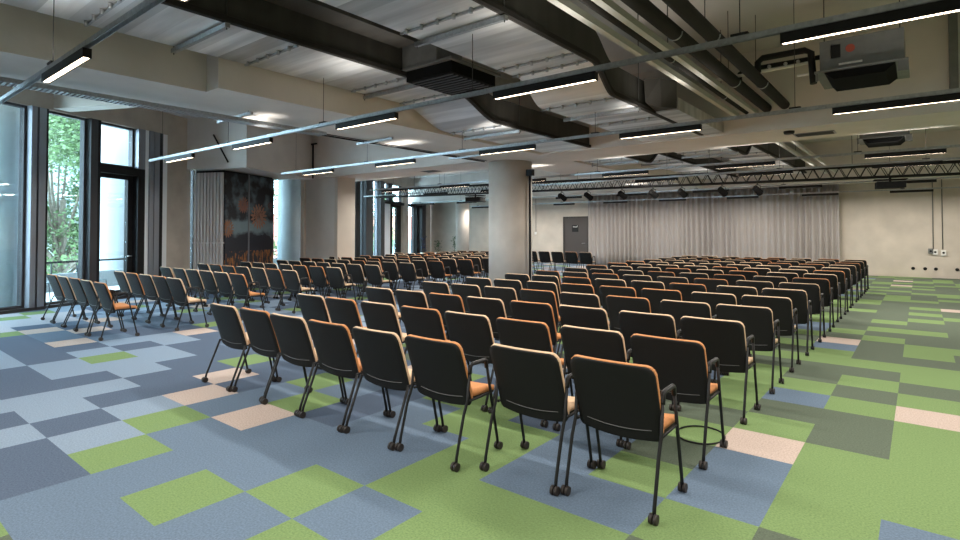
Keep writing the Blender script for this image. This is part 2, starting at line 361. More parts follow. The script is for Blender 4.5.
# windows (frames and panes) along the facade
WIN = [0]
def window(t0, t1, z0, z1, fm=DARKM, fw=.05):
    WIN[0] += 1
    f = wmb()
    f.box(t0, t0+fw, -.2, -.08, z0, z1); f.box(t1-fw, t1, -.2, -.08, z0, z1)
    f.box(t0+fw, t1-fw, -.2, -.08, z0, z0+fw); f.box(t0+fw, t1-fw, -.2, -.08, z1-fw, z1)
    o = struct(f.build('window_%d' % WIN[0], fm))
    p = wmb().box(t0+fw, t1-fw, -.145, -.135, z0+fw, z1-fw).build('pane', GLASS, o)
    return o
def mullion(t0, t1, m, o0=-.26, o1=.06, z0=.06, z1=4.12, name='mullion'):
    return struct(wmb().box(t0, t1, o0, o1, z0, z1).build(name, m))
for i, (a, b) in enumerate(((-3.6, -1.9), (-1.7, .49))): window(a, b, .06, 4.12)
mullion(-1.9, -1.7, DARKM)
mullion(.49, .60, GREYM); mullion(.60, .64, BLACK, o1=.02); mullion(.64, .78, GREYM); mullion(.78, .82, BLACK)
window(.82, 1.76, .06, 4.12)
mullion(1.76, 1.93, DARKM); mullion(1.93, 2.0, BLACK)
# terrace door with transom light
window(2.0, 3.0, 3.13, 4.12)
mullion(2.0, 3.2, BLACK, z0=2.95, z1=3.13, name='door_transom')
d1 = struct(wmb().box(2.0, 2.08, -.2, -.1, .06, 2.95).box(2.86, 3.0, -.2, -.1, .06, 2.95).box(2.08, 2.86, -.2, -.1, .06, .2).box(2.08, 2.86, -.2, -.1, 2.85, 2.95).build('door_1', BLACK))
wmb().box(2.08, 2.86, -.155, -.145, .2, 2.85).build('pane', GLASS, d1)
wmb().tube([(2.93, -.1, 1.0), (2.93, -.04, 1.0), (2.82, -.04, 1.0)], .012).build('door_handle', CHRM, d1)
mullion(3.0, 3.2, BLACK, z1=2.95); mullion(3.0, 3.2, GREYM, z0=3.13)
mullion(3.2, 3.3, WHITEM); mullion(3.3, 3.42, GREYM, o1=.1); mullion(3.42, 3.46, BLACK); mullion(3.46, 3.62, GREYM, o1=.08)
mullion(3.62, 3.74, BLACK); mullion(3.74, 3.92, WHITEM, o1=.02)
window(4.75, 4.95, .06, 4.12, fw=.02)
window(8.5, 9.3, .06, 4.12)
window(10.2, 12.25, .06, 4.12); window(12.3, 14.35, .06, 4.12)  # two unseen windows added to let more daylight reach the left side
# second glazed bay beyond the cross beam
mullion(14.35, 14.79, BLACK); window(14.79, 15.32, .06, 4.12); mullion(15.32, 16.05, DARKM, o1=.1)
window(16.05, 16.9, .06, 4.12, GREYM); mullion(16.9, 17.35, DARKM, o1=.1)
mullion(17.35, 18.25, WHITEM, z1=3.13, o1=0); window(17.35, 18.25, 3.2, 4.12)
mullion(17.35, 20.0, BLACK, z0=3.05, z1=3.2, name='door_transom')
mullion(18.25, 18.4, BLACK)
d2 = struct(wmb().box(18.4, 18.6, -.2, -.1, .06, 3.05).box(19.3, 19.9, -.2, -.1, .06, 3.05).box(18.6, 19.3, -.2, -.1, .06, .25).box(18.6, 19.3, -.2, -.1, 2.9, 3.05).build('door_2', BLACK))
wmb().box(18.6, 19.3, -.155, -.145, .25, 2.9).build('pane', GLASS, d2)
window(18.4, 19.9, 3.2, 4.12)
mullion(19.9, 20.7, BROWN, o1=.02); window(20.7, 21.8, .06, 4.12); mullion(21.8, 22.15, BLACK, o1=.1)
window(22.15, 22.7, .06, 4.12); mullion(22.7, 23.3, DARKM, o1=.1)
mullion(20.7, 22.7, BLACK, z0=3.05, z1=3.2, name='window_transom')

# door in the far wall
dr = struct(MB().box(-14.2, -12.92, YF-.045, YF-.005, .01, 2.31).build('door_3', DOORM))
MB().box(-14.29, -14.2, YF-.07, YF, 0, 2.4).box(-12.92, -12.84, YF-.07, YF, 0, 2.4).box(-14.2, -12.92, YF-.07, YF, 2.31, 2.4).build('door_frame', DOORF, dr)
MB().tube([(-13.05, YF-.05, 1.05), (-13.05, YF-.11, 1.05), (-13.2, YF-.11, 1.05)], .012).build('door_handle', CHRM, dr)
sg = MB().box(-13.78, -13.42, YF-.055, YF-.046, 1.62, 1.96).build('sign_plate', BLACK, dr)
q = MB()
for k, (x, z, dx, dz) in enumerate(((-13.72, 1.88, .03, .05), (-13.68, 1.87, .05, .03), (-13.62, 1.875, .04, .035), (-13.57, 1.865, .05, .035), (-13.51, 1.88, .03, .06), (-13.48, 1.92, .02, .05))):
    q.box(x, x+dx, YF-.058, YF-.055, z-dz/2, z+dz/2)
q.build('sign_mark', WHITE, sg)

# ------------------------------------------------------------------ outside
struct(wmb().box(-9, 27, -3.2, -.31, -.35, -.02).build('terrace_floor', TERR))
pw = tag(wmb().box(-9, 27, -3.4, -3.2, -.3, .45).bevel(.02, 1).build('terrace_parapet', OUTW), 'low white parapet along the edge of the terrace outside', 'parapet')
r = empty('terrace_railing', WM @ Vector((0, -3.3, .45))); tag(r, 'dark metal handrail on posts above the terrace parapet', 'railing')
m_ = MB(); m_.M = r.matrix_basis.inverted() @ WM; m_.box(-9, 27, -3.33, -3.27, .74, .79).build('handrail', BLACK, r)
for k in range(16):
    p_ = MB(); p_.M = r.matrix_basis.inverted() @ WM; t = -8 + k*2.3; p_.box(t-.012, t+.012, -3.32, -3.28, .45, .74).build('post', BLACK, r)
struct(MB().cyl(-14.81, 2.40, -.3, SLABZ, .58, 48).build('column_outside', mat('blue_grey_column_render', (.74, .80, .83), .7, noise=.05)))
struct(MB().cyl(-20.0, 6.42, -6, 9, .60, 48).build('column_outside_far', OUTW))
def leafcloud(cx, cy, cz, rx, ry, rz, n, size, seed, clumps=26):
    rr = random.Random(seed); m = MB(); cl = []
    for k in range(clumps):
        while True:
            a = Vector((rr.uniform(-1,1), rr.uniform(-1,1), rr.uniform(-1,1)))
            if a.length < 1: break
        cl.append((Vector((cx+a.x*rx, cy+a.y*ry, cz+a.z*rz)), rr.uniform(.5, 1.2)))
    for k in range(n):
        c0, cr = rr.choice(cl)
        a = Vector((rr.gauss(0, .5), rr.gauss(0, .5), rr.gauss(0, .38))) * cr
        p = c0 + a
        u = Vector((rr.uniform(-1,1), rr.uniform(-1,1), rr.uniform(-.6,.6))).normalized(); v = u.cross(Vector((rr.uniform(-1,1), rr.uniform(-1,1), rr.uniform(-1,1)))).normalized()
        s = size * rr.uniform(.6, 1.3)
        vs = [m.bm.verts.new(p + u*s*a_ + v*s*b_) for a_, b_ in ((-1,0),(-.2,-.45),(1,0),(-.2,.45))]
        m.bm.faces.new(vs)
    return m, cl
def tree(name, label, base, rad, h, n, seed):
    rt = empty(name, base); tag(rt, label, 'tree', 'trees beyond the terrace')
    m, cl = leafcloud(0, 0, h*.62, rad, rad, h*.38, n, .085, seed, 60); m.build('foliage', LEAF, rt)
    t = MB(); t.tube([(0,0,0),(.1,.1,h*.3),(0,.2,h*.6)], [.22,.17,.1], 10)
    for c, _ in cl[::2]: t.tube([(0, .15, h*.35 + .2*(c.z-h*.35)), tuple((c + Vector((0,0,h*.4)))*.5), tuple(c)], [.07,.05,.02], 6)
    t.build('trunk', BARK, rt); return rt
tree('broadleaf_tree', 'leafy green tree filling the left-hand window beside the terrace door', (-25.0, 6.0, -5), 3.6, 13, 42000, 3)
tree('broadleaf_tree', 'green tree seen through the narrow slit window by the concrete pier', (-27, 13.2, -5), 2.8, 12.5, 16000, 4)
tree('broadleaf_tree', 'dark tree seen through the distant second bay of windows', (-34, 28, -5), 2.8, 11, 12000, 5)
def building(name, label, x0, x1, y0, y1, z1, m, bands):
    rt = empty(name, ((x0+x1)/2, (y0+y1)/2, -6)); tag(rt, label, 'building')
    M = Matrix.Translation(-Vector(rt.location)); b = MB(); b.M = M; b.box(x0, x1, y0, y1, -6, z1).build('wall', m, rt)
    for k in range(bands):
        for q in range(6):
            b = MB(); b.M = M; yy = y0 + (y1-y0)*(q+.25)/6
            b.box(x1-.02, x1+.03, yy, yy+(y1-y0)/12, -4+k*3.2, -2.4+k*3.2).build('window_pane', OUTC, rt)
    return rt
building('office_building', 'pale building behind the trees across the street', -60, -48, -14, 22, 11, OUTW, 4)
building('brick_building', 'red building seen through the distant window bay', -52, -46, 30, 46, 3.5, REDB, 2)
def garden_chair(loc, rz, label):
    rt = empty('garden_chair', loc, rz); tag(rt, label, 'chair', 'metal chairs on the terrace')
    MB().box(-.2, .2, -.2, .2, .43, .45).build('seat', OUTC, rt)
    for sx in (-1, 1):
        for sy in (-1, 1):
            MB().tube([(sx*.19, sy*.19, .43), (sx*.23, sy*.24, 0)], .011).build('leg', DARKM, rt)
    MB().tube([(-.19,.19,.43),(-.2,.26,.84),(-.16,.275,.88),(.16,.275,.88),(.2,.26,.84),(.19,.19,.43)], .011).build('back_frame', DARKM, rt)
    MB().box(-.18, .18, .235, .25, .62, .82).build('backrest', OUTC, rt)
def wp(t, o, z=0): v = WM @ Vector((t, o, z)); return tuple(v)
garden_chair(wp(.95, -.75, -.02), R(200), 'slim metal terrace chair just outside the left window pane')
garden_chair(wp(1.75, -1.3, -.02), R(150), 'metal terrace chair half hidden behind the dark door jamb')
garden_chair(wp(2.65, -.9, -.02), R(120), 'metal terrace chair with curved back outside the glass door')

# ------------------------------------------------------------------ ceiling services
def duct(label, x0, x1, pts, hgt, side=True, top=None):
    rt = empty('ventilation_duct', ((x0+x1)/2, pts[0][0], pts[0][1])); tag(rt, label, 'duct', 'galvanised ventilation ducts')
    off = Vector(rt.location)
    m = MB(); m.M = Matrix.Translation(-off)
    L = [[m.bm.verts.new(m.M @ Vector(p)) for p in ((x0,y,z),(x1,y,z),(x1,y,z+hgt),(x0,y,z+hgt))] for y, z in pts]
    for A, B in zip(L, L[1:]):
        for k in range(4):
            f = m.bm.faces.new((A[k], A[(k+1)%4], B[(k+1)%4], B[k]))
    m.bm.faces.new(L[0]); m.bm.faces.new(L[-1]); m.build('duct_body', DUCT, rt)
    if side:  # dark panel puts the shade of the unlit duct side into colour
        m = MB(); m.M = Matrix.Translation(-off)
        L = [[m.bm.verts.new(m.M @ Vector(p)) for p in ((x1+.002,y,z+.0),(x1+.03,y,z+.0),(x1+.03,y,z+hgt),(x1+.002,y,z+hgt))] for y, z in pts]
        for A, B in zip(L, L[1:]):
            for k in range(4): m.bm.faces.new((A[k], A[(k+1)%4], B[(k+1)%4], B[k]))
        m.bm.faces.new(L[0]); m.bm.faces.new(L[-1]); m.build('side_shade_panel', DARKD, rt)
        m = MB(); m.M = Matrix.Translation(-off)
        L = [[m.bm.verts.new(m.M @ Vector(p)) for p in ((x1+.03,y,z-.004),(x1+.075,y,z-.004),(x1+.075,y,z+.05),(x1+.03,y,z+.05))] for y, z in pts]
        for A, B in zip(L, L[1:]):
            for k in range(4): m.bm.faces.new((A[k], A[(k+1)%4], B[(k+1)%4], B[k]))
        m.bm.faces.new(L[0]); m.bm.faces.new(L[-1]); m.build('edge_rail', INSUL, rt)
    return rt, off
def scurve(y0, z0, y1, z1, n=10): return [(y0+(y1-y0)*k/n, z0+(z1-z0)*(3*(k/n)**2-2*(k/n)**3)) for k in range(n+1)]
def duct_extras(rt, off, x0, x1, seams, struts, boltn=5):
    for y, z in seams:
        m = MB(); m.M = Matrix.Translation(-off); m.box(x0-.01, x1+.01, y-.012, y+.012, z-.022, z-.001)
        for k in range(boltn): m.cyl(x0 + (x1-x0)*(k+.5)/boltn, y-.03, z-.05, z-.0, .018, 8)
        m.build('flange_seam', STEEL, rt)
    for y, z in struts:
        m = MB(); m.M = Matrix.Translation(-off); m.box(x0-.07, x1+.07, y-.025, y+.025, z-.06, z-.015).box(x0-.07, x1+.07, y-.025, y-.022, z-.064, z-.06)
        m.build('support_strut', STEEL, rt)
        for xx in (x0-.05, x1+.05):
            m = MB(); m.M = Matrix.Translation(-off); m.cyl(xx, y, z-.08, SLABZ, .006, 6).build('threaded_rod', ROD, rt)
ZU, ZL = 3.65, 3.34
p1 = [(YB, ZU), (6.05, ZU)] + scurve(6.1, ZU, 7.1, ZL) + [(10.31, ZL)]
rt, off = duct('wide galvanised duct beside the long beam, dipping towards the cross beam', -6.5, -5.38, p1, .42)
duct_extras(rt, off, -6.5, -5.38, [(1.78, ZU), (3.45, ZU), (5.08, ZU), (6.05, ZU), (7.25, ZL), (8.9, ZL)], [(.6, ZU), (2.63, ZU), (5.36, ZU), (7.72, ZL)])
p2 = [(YB, ZU), (6.0, ZU)] + scurve(6.05, ZU, 6.62, ZL) + [(10.31, ZL)]
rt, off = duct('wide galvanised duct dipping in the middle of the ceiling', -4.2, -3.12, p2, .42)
duct_extras(rt, off, -4.2, -3.12, [(2.3, ZU), (3.92, ZU), (5.6, ZU), (5.95, ZU), (6.7, ZL), (8.2, ZL)], [(1.0, ZU), (4.2, ZU), (7.4, ZL)])
p3 = [(11.8, ZL)] + scurve(13.5, ZL, 14.2, ZU) + [(22.05, ZU)]
for n_, (xa, xb) in (('nearer the column, beyond the cross beam', (-6.5, -5.38)), ('in the ceiling centre, beyond the cross beam', (-4.2, -3.12))):
    rt, off = duct('wide galvanised duct ' + n_, xa, xb, p3, .42)
    duct_extras(rt, off, xa, xb, [(12.3, ZL), (15.5, ZU), (17.2, ZU), (19, ZU)], [(12.8, ZL), (16, ZU), (20, ZU)], 4)
# lower dark ducts / branch box by the main duct
d4 = tag(MB().box(-5.3, -4.95, YB, 4.9, 3.98, 4.4).build('insulated_duct', DARKD), 'long black lined duct running between the two galvanised ducts', 'duct')
br = empty('duct_branch', (-2.9, 8.7, 3.34)); tag(br, 'steel side branch widening the middle duct, with a slanted turning vane', 'duct')
m = MB(); m.M = Matrix.Translation((2.9, -8.7, -3.34)); m.box(-3.03, -2.70, 7.95, 10.31, 3.34, 3.52).build('duct_body', DUCT, br)
m = MB(); m.M = Matrix.Translation((2.9, -8.7, -3.34)); m.quadbox([(-3.03,7.55,3.42),(-2.86,7.72,3.36),(-2.72,7.95,3.36),(-3.03,7.95,3.36),(-3.03,7.5,3.75),(-2.84,7.62,3.75),(-2.70,7.9,3.75),(-3.03,7.9,3.75)]).build('turning_vane', DARKD, br)

# cassette unit between the ducts
cu = empty('air_cassette', (-5.0, 5.5, 3.55)); tag(cu, 'dark square air cassette with black grille between the two ducts', 'air conditioner')
def loc(o): m = MB(); m.M = Matrix.Translation(-Vector(o.location)); return m
loc(cu).box(-5.36, -4.45, 4.98, 6.0, 3.70, 3.73).build('flange', GREYB, cu)
loc(cu).box(-5.30, -4.50, 5.04, 5.94, 3.56, 3.70).bevel(.03, 1).build('grille_box', MATTE, cu)
g_ = loc(cu)
for k in range(9): g_.box(-5.26, -4.54, 5.1+k*.09, 5.13+k*.09, 3.548, 3.56)
g_.build('grille_louvre', DARKM, cu)
loc(cu).box(-5.34, -4.72, 5.0, 5.5, 3.73, 4.6).build('plenum_box', GREYB, cu)

# pipes, trunking
def pipe(label, x, z, r, y0, y1, m=INSUL, ties=()):
    rt = empty('insulated_pipe', (x, y0, z)); tag(rt, label, 'pipe', 'pipes along the ceiling')
    MB().tube([(0,0,0),(0,y1-y0,0)], r, 16).build('pipe_run', m, rt)
    for y in ties:
        MB().tube([(r*1.05*math.cos(a), y-y0, r*1.05*math.sin(a)) for a in [math.pi+math.pi*k/10 for k in range(11)]], .008, 6).build('clamp', STEEL, rt)
        MB().box(-r-.006, -r, y-y0-.008, y-y0+.008, 0, SLABZ-z).build('hanger', ROD, rt)
    return rt
pipe('thick dark insulated pipe, left one of the pair under the slab', -2.0, 3.68, .075, YB, 10.3, ties=(5.8, 8.2))
pipe('thick dark insulated pipe, right one of the pair under the slab', -1.73, 3.70, .075, YB, 10.3, ties=(6.2, 8.6))
pipe('slim dark pipe between the two pale cable trunkings', -2.32, 3.66, .04, YB, 10.3, ties=(6.6, 8.9))
for k, x in enumerate((-2.47, -2.17)):
    for seg, (ya, yb, w_) in enumerate(((YB, 10.31, 'in front of'), (11.79, 22.0, 'beyond'))):
        rt = MB().box(x-.035, x+.035, ya, yb, 3.58, 3.65)
        o = rt.build('cable_trunking', TRUNK); tag(o, 'long pale metal cable trunking, %s of the pair, %s the cross beam' % (('left', 'right')[k], w_), 'cable trunking', 'pale cable trunkings')
br2 = empty('branch_pipework', (-1.4, 8.4, 3.95)); tag(br2, 'black and pale branch pipes with elbows leading to the fan coil unit', 'pipe')
m = loc(br2); m.tube([(-1.72,8.3,3.78),(-1.72,8.3,3.92),(-1.66,8.3,3.97),(-1.15,8.3,3.97),(-1.08,8.28,3.92),(-1.05,8.25,3.5)], .042, 10); m.tube([(-2.0,8.5,3.76),(-2.0,8.5,3.86),(-1.95,8.5,3.9),(-.95,8.5,3.9)], .032, 10); m.build('black_pipe', BLACK, br2)
m = loc(br2); m.tube([(-2.4,8.42,3.80),(-1.1,8.42,3.83)], .022, 8).tube([(-1.25,8.35,3.66),(-.95,8.35,3.66)], .018, 8); m.build('copper_pipe', WHITE, br2)
for x in (-1.6, -1.4, -1.25): loc(br2).sphere((x, 8.42, 3.87), .025).build('valve', CHRM, br2)

def fan_coil(x, y, z, label, detail=True):
    rt = empty('fan_coil_unit', (x, y, z)); tag(rt, label, 'air conditioner', 'fan coil units')
    MB().box(-.42, .42, 0, .75, 0, .40).bevel(.008, 1).build('casing', GREYB, rt)
    MB().box(-.46, .46, -.16, .8, -.025, 0).build('drip_tray', GREYB, rt)
    g = MB().quadbox([(-.26,-.13,-.12),(.24,-.13,-.12),(.26,.6,-.12),(-.30,.6,-.12),(-.36,-.14,-.03),(.34,-.14,-.03),(.34,.72,-.03),(-.36,.72,-.03)]); g.build('intake_grille', MATTE, rt)
    MB().box(-.45, -.42, -.14, -.12, -.12, -.025).build('bracket', GREYB, rt); MB().box(.36, .46, -.15, -.13, -.14, -.025).build('bracket', GREYB, rt)
    if detail:
        MB().box(-.30, -.20, -.012, -.002, .17, .33).build('label_plate', BLACK, rt)
        s = MB(); s.tube([(-.10,-.010,.26),(-.10,-.002,.26)], .048, 20); s.build('warning_sticker', RED, rt)
        MB().box(-.22, .02, -.006, -.002, .07, .095).build('rating_strip', WHITE, rt)
    for xx in (-.38, .38): MB().cyl(xx, .1, .4, SLABZ-z, .006, 6).build('threaded_rod', ROD, rt)
    return rt
fan_coil(-.53, 8.0, 3.55, 'grey ceiling fan coil unit with orange sticker above the right aisle')
fan_coil(-.55, 14.1, 3.55, 'grey ceiling fan coil unit beyond the cross beam', False)
# vertical conduits on the cross beam at the right
vc = MB().box(.36, .46, 10.2, 10.31, 3.5, SLABZ).build('riser_conduit', GREYB); tag(vc, 'vertical grey conduit on the cross beam at the right edge', 'conduit')

# recessed slots in the cross beam soffit
for x0, x1, l in ((-1.72, -1.1, 'right of the trunkings'), (-10.95, -10.45, 'left of the big column')):
    o = MB().box(x0, x1, 10.95, 11.3, SOF-.012, SOF-.001).box(x0+.03, x1-.03, 10.98, 11.27, SOF-.016, SOF-.012, 1).build('air_vent', [GREYM, BLACK]); tag(o, 'black slot vent in the cross beam soffit, ' + l, 'vent', 'vents in the cross beam')
o = MB().lathe([(.07, SOF-.05), (.085, SOF-.03), (.085, SOF-.001)], 20, 0, -1.72, 10.6).build('smoke_detector', BLACK); tag(o, 'small dark round detector under the cross beam', 'smoke detector')

# perforated tray under the long beam
tr = empty('cable_tray', (-7.66, 1, 3.18)); tag(tr, 'perforated galvanised cable tray under the long concrete beam', 'cable tray')
m = loc(tr)
for x in (-7.76, -7.56): m.box(x-.004, x+.004, -1, 5.4, 3.16, 3.21)
m.build('side_rail', STEEL, tr)
m = loc(tr)
for k in range(128): m.box(-7.756, -7.564, -1+k*.05, -1+k*.05+.026, 3.16, 3.164)
m.build('perforated_base', STEEL, tr)
tag(MB().tube([(-8.13, 5.4, 3.27), (-8.13, 10.3, 3.27)], .015, 8).tube([(-8.05, 5.4, 3.28), (-8.05, 10.3, 3.28)], .008, 6).build('conduit', BLACK), 'thin black conduit along the left edge of the long beam', 'conduit')

for k, y in enumerate((4.0, 6.65, 9.3)):
    st = MB().box(-8.35, -7.35, y-.02, y+.02, 3.235, 3.275).cyl(-8.25, y, 3.27, SOF if k else SOF, .01, 6).cyl(-7.45, y, 3.27, SOF, .01, 6)
    tag(st.build('support_strut', STEEL), 'short galvanised strut under the long concrete beam, %s from the camera' % ORD[k+1], 'strut', 'struts under the long beam')

# light tracks and lamps
XL = [(-11.12, -9.97), (-8.58, -7.42), (-5.86, -4.74), (-3.29, -2.20), (-.74, .36), (1.9, 3.0), (-13.7, -12.6), (-16.25, -15.15), (-18.8, -17.7)]  # last spans are extra lamps added to brighten the far wall's left end
RAILS = [(-1.7, -9.5, 4.8, [1,2,3,4,5]), (1.36, -9.0, 4.8, [2,3,4,5]), (4.35, -11.9, 4.8, [0,1,2,3,4,5]), (7.3, -12.0, 4.8, [0,1,2,3,4,5]),
         (11.4+.55, -14.3, 4.8, [0,1,2,3,4,5,6]), (13.9, -17, 4.8, [0,2,3,4,5,6,7]), (18.6, -19.2, 4.8, [0,1,2,3,4,5,6,7,8]), (22.75, -19.0, 4.8, [0,1,2,3,4,5,6,7,8])]
RN = ['behind the camera', 'nearest', 'second-nearest', 'third', 'first beyond the cross beam', 'second beyond the cross beam', 'third beyond the cross beam', 'last by the far wall']
def make_lamp():
    rt = empty('linear_lamp', (0,0,2.97)); hl = .56
    MB().box(-hl, hl, -.03, .03, -.070, -.006).box(-hl, hl, -.03, -.024, -.080, -.070).box(-hl, hl, .024, .03, -.080, -.070).box(-hl, -hl+.006, -.024, .024, -.080, -.070).box(hl-.006, hl, -.024, .024, -.080, -.070).build('housing', BLACK, rt)
    m = MB()
    for k in range(28): m.box(-hl+.012+k*.0396, -hl+.012+k*.0396+.034, -.020, .020, -.076, -.0705)
    m.build('louvre_led', LED, rt)
    return rt
lamp0 = make_lamp(); index_kids(lamp0); lused = False
LD = bpy.data.lights.new('lamp_light', 'AREA'); LD.shape = 'RECTANGLE'; LD.size = 1.08; LD.size_y = .045; LD.energy = LAMP_W; LD.color = (1, .95, .87)
LU = bpy.data.lights.new('added_uplight', 'AREA'); LU.shape = 'RECTANGLE'; LU.size = 1.08; LU.size_y = .12; LU.energy = LAMP_UP; LU.spread = R(112); LU.color = (1, .95, .87)  # added light aimed up at slab and ducts
for ri, (y, xa, xb, ls) in enumerate(RAILS):
    if xa < -13 and ri < 5: pass
    rl = empty('light_track', ((xa+xb)/2, y, 3.0)); tag(rl, 'perforated galvanised track carrying the %s row of linear lamps' % RN[ri], 'light track', 'lamp tracks across the room')
    if ri == 1: xa_, xb_ = -9.0, xb
    m = loc(rl); m.box(xa, xb, y-.021, y-.017, 2.972, 3.013).box(xa, xb, y+.017, y+.021, 2.972, 3.013)
    m.build('channel', STEEL, rl)
    m = loc(rl)
    for k in range(int((xb-xa)/.05)): m.box(xa+k*.05, xa+k*.05+.03, y-.017, y+.017, 3.009, 3.012)
    m.build('slotted_web', STEEL, rl)
    for x in [xa+.6+k*2.57 for k in range(int((xb-xa)/2.57)+1)]:
        if ri == 5: x += 1.1
        top = SOF if (-8.2 < x < -6.6 or 10.3 < y < 11.8) else SLABZ
        if -6.62 < x < -5.25 or -4.3 < x < -3.0: top = ZL-.01 if ri in (3, 4) else ZU-.03
        if -5.4 < x < -4.4 and ri == 2: continue
        loc(rl).cyl(x, y, 3.01, top, .004, 6).build('hanger_rod', ROD, rl)
        loc(rl).box(x-.06, x+.06, y-.03, y+.03, 3.013, 3.03).build('bracket', BLACK, rl)
    for q in ls:
        a, b = XL[q]; o = lamp0 if not lused else copy_tree(lamp0); lused = True
        o.location = ((a+b)/2, y, 2.97)
        if ri == 1 and q == 2: o.location.x = -5.49
        tag(o, 'black linear lamp, %s from the left on the %s track' % (ORD[1+sorted(XL[z_][0] for z_ in ls).index(a)], RN[ri]), 'lamp', 'linear lamps on the tracks')
        l = bpy.data.objects.new('lamp_light', LD); COL.objects.link(l); l.parent = o; l.location = (0, 0, -.088)
        l = bpy.data.objects.new('added_uplight', LU); COL.objects.link(l); l.parent = o; l.location = (0, 0, .05); l.rotation_euler = (math.pi, 0, 0)

# lighting truss with spotlights and projectors
A_ = Vector((-14.9, 12.9, 0)); B_ = Vector((3.6, 15.98, 0)); TL = (B_-A_).length; TA = math.atan2((B_-A_).y, (B_-A_).x)
ts = empty('lighting_truss', (A_.x, A_.y, 2.82), TA); tag(ts, 'long black lattice truss carrying spotlights across the room', 'truss')
for yy, zz in ((-.12, 0), (.12, 0), (-.12, .26), (.12, .26)):
    MB().tube([(0, yy, zz), (TL, yy, zz)], .022, 8).build('chord', BLACK, ts)
m = MB(); n_ = int(TL/.26)
for k in range(n_):
    x0 = k*.26
    for yy in (-.12, .12): m.tube([(x0, yy, 0), (x0+.13, yy, .26)], .009, 5, cap=False); m.tube([(x0+.13, yy, .26), (x0+.26, yy, 0)], .009, 5, cap=False)
    m.tube([(x0, -.12, 0), (x0+.26, .12, 0)], .009, 5, cap=False)
m.build('lattice', BLACK, ts)
def trp(u, side=0, z=0): v = A_ + (B_-A_).normalized()*u; return Vector((v.x, v.y, z))
for k in range(6):
    p = trp(1.5+k*3.1); o = MB().cyl(0, 0, 3.10, SOF if k == 2 else SLABZ, .006, 6).build('suspension_cable', BLACK, None, (p.x, p.y, 0))
    tag(o, 'thin black cable holding up the truss, %s from the left' % ORD[k+1], 'cable', 'cables holding the truss')
SPX = [-8.17, -7.39, -6.43, -5.6, -4.87, -3.91, -3.12]
for k, x in enumerate(SPX):
    u = (x - A_.x) / math.cos(TA); p = trp(u)
    s = empty('spotlight', (p.x, p.y, 2.62), R(-18)); tag(s, 'black stage spotlight, %s from the left under the truss' % ORD[k+1], 'spotlight', 'spotlights under the truss')
    MB().tube([(-.09,0,0),(-.09,0,.1),(0,0,.14),(.09,0,.1),(.09,0,0)], .008, 6).build('yoke', MATTE, s)
    MB().tube([(0,0,.14),(0,0,.2)], .012, 6).tube([(.065,-.124,.19),(-.065,.124,.19)], .012, 6).build('clamp', BLACK, s)
    b = MB(); b.M = Matrix.Rotation(R(-28), 4, 'X'); b.tube([(0,-.13,0),(0,-.1,0),(0,.1,0),(0,.14,0)], [.045,.075,.075,.085], 14); b.build('lamp_body', MATTE, s)
for (u0, l) in ((3.9, 'left of the big column'), (14.6, 'before the bare far wall')):
    p = trp(u0); s = empty('projector', (p.x, p.y, 2.56), TA); tag(s, 'black ceiling projector under the truss, ' + l, 'projector', 'projectors under the truss')
    MB().box(-.26, .26, -.2, .2, .0, .14).bevel(.02, 1).build('projector_body', MATTE, s)
    MB().tube([(.1,.2,.07),(.1,.25,.07)], .05, 14).build('lens', GREYM, s)
    MB().box(-.3, .3, -.15, .15, .18, .20).build('mount_plate', MATTE, s); MB().cyl(0, 0, .14, .27, .025, 10).build('mount_pole', BLACK, s)

# black cable pipe on the column
o = MB().tube([(-7.27, 10.97, 0.0), (-7.27, 10.97, 2.93)], .028, 10).box(-7.34, -7.18, 10.91, 11.03, 2.93, 3.08).build('cable_pipe', BLACK); tag(o, 'black vertical cable pipe with a box, right side of the big column', 'pipe')

# curtain
def curt(u, v):
    x = -12.78 + 10.45*u; ph = x*2*math.pi/.225 + .9*math.sin(x*2.3) + .6*math.sin(x*7.1)
    a = .085*(.75 + .25*math.sin(x*1.7+1)) * (.75+.25*(1-v))
    y = 24.45 + a*math.sin(ph); 
    return (x, y, .02+3.38*v), (0, 1, 0)
c_ = MB().sheet(curt, 900, 6, .006).build('curtain', CURT); tag(c_, 'long grey pleated curtain hanging across the far wall', 'curtain')
o = MB().box(-12.85, -2.25, 24.40, 24.50, 3.40, 3.44).build('curtain_rail', DARKM); tag(o, 'dark rail holding the grey curtain', 'rail')
# sockets and conduits on the far wall
def sock(x, z, label, m=WHITE):
    s = empty('wall_socket', (x, YF, z)); tag(s, label, 'socket', 'sockets hung at the end of conduits')
    MB().box(-.07, .07, -.06, 0, -.09, .09).bevel(.012, 1).build('socket_box', m, s)
    MB().tube([(0,-.065,0),(0,-.06,0)], .035, 12).build('socket_face', BLACK, s)
sock(.30, .93, 'grey socket box under the left wall conduit', GREYB); sock(.42, .90, 'small pale socket beside the grey one on the far wall'); sock(.64, .88, 'white socket box under the right wall conduit')
for x, l in ((.37, 'left'), (.62, 'right')):
    o = MB().cyl(x, YF-.02, 1.0, 3.9, .014, 8).build('conduit', GREYB); tag(o, 'vertical metal conduit on the far wall, %s of the two' % l, 'conduit', 'far wall conduits')
for k, x in enumerate((-.19, .14, .43, .99)):
    s = MB(); s.tube([(x, YF-.012, .31), (x, YF, .31)], .055, 14); o = s.build('wall_outlet', BLACK); tag(o, 'round black outlet low on the far wall, %s from the left' % ORD[k+1], 'outlet', 'low round outlets')
o = MB().cyl(-15.98, YF-.015, 1.6, 3.6, .012, 8).build('conduit', GREYB); tag(o, 'thin vertical conduit on the wall left of the grey door', 'conduit')
o = MB().box(-16.04, -15.92, YF-.05, YF, 1.48, 1.62).bevel(.01, 1).build('light_switch', WHITE); tag(o, 'small white switch box left of the grey door', 'switch')

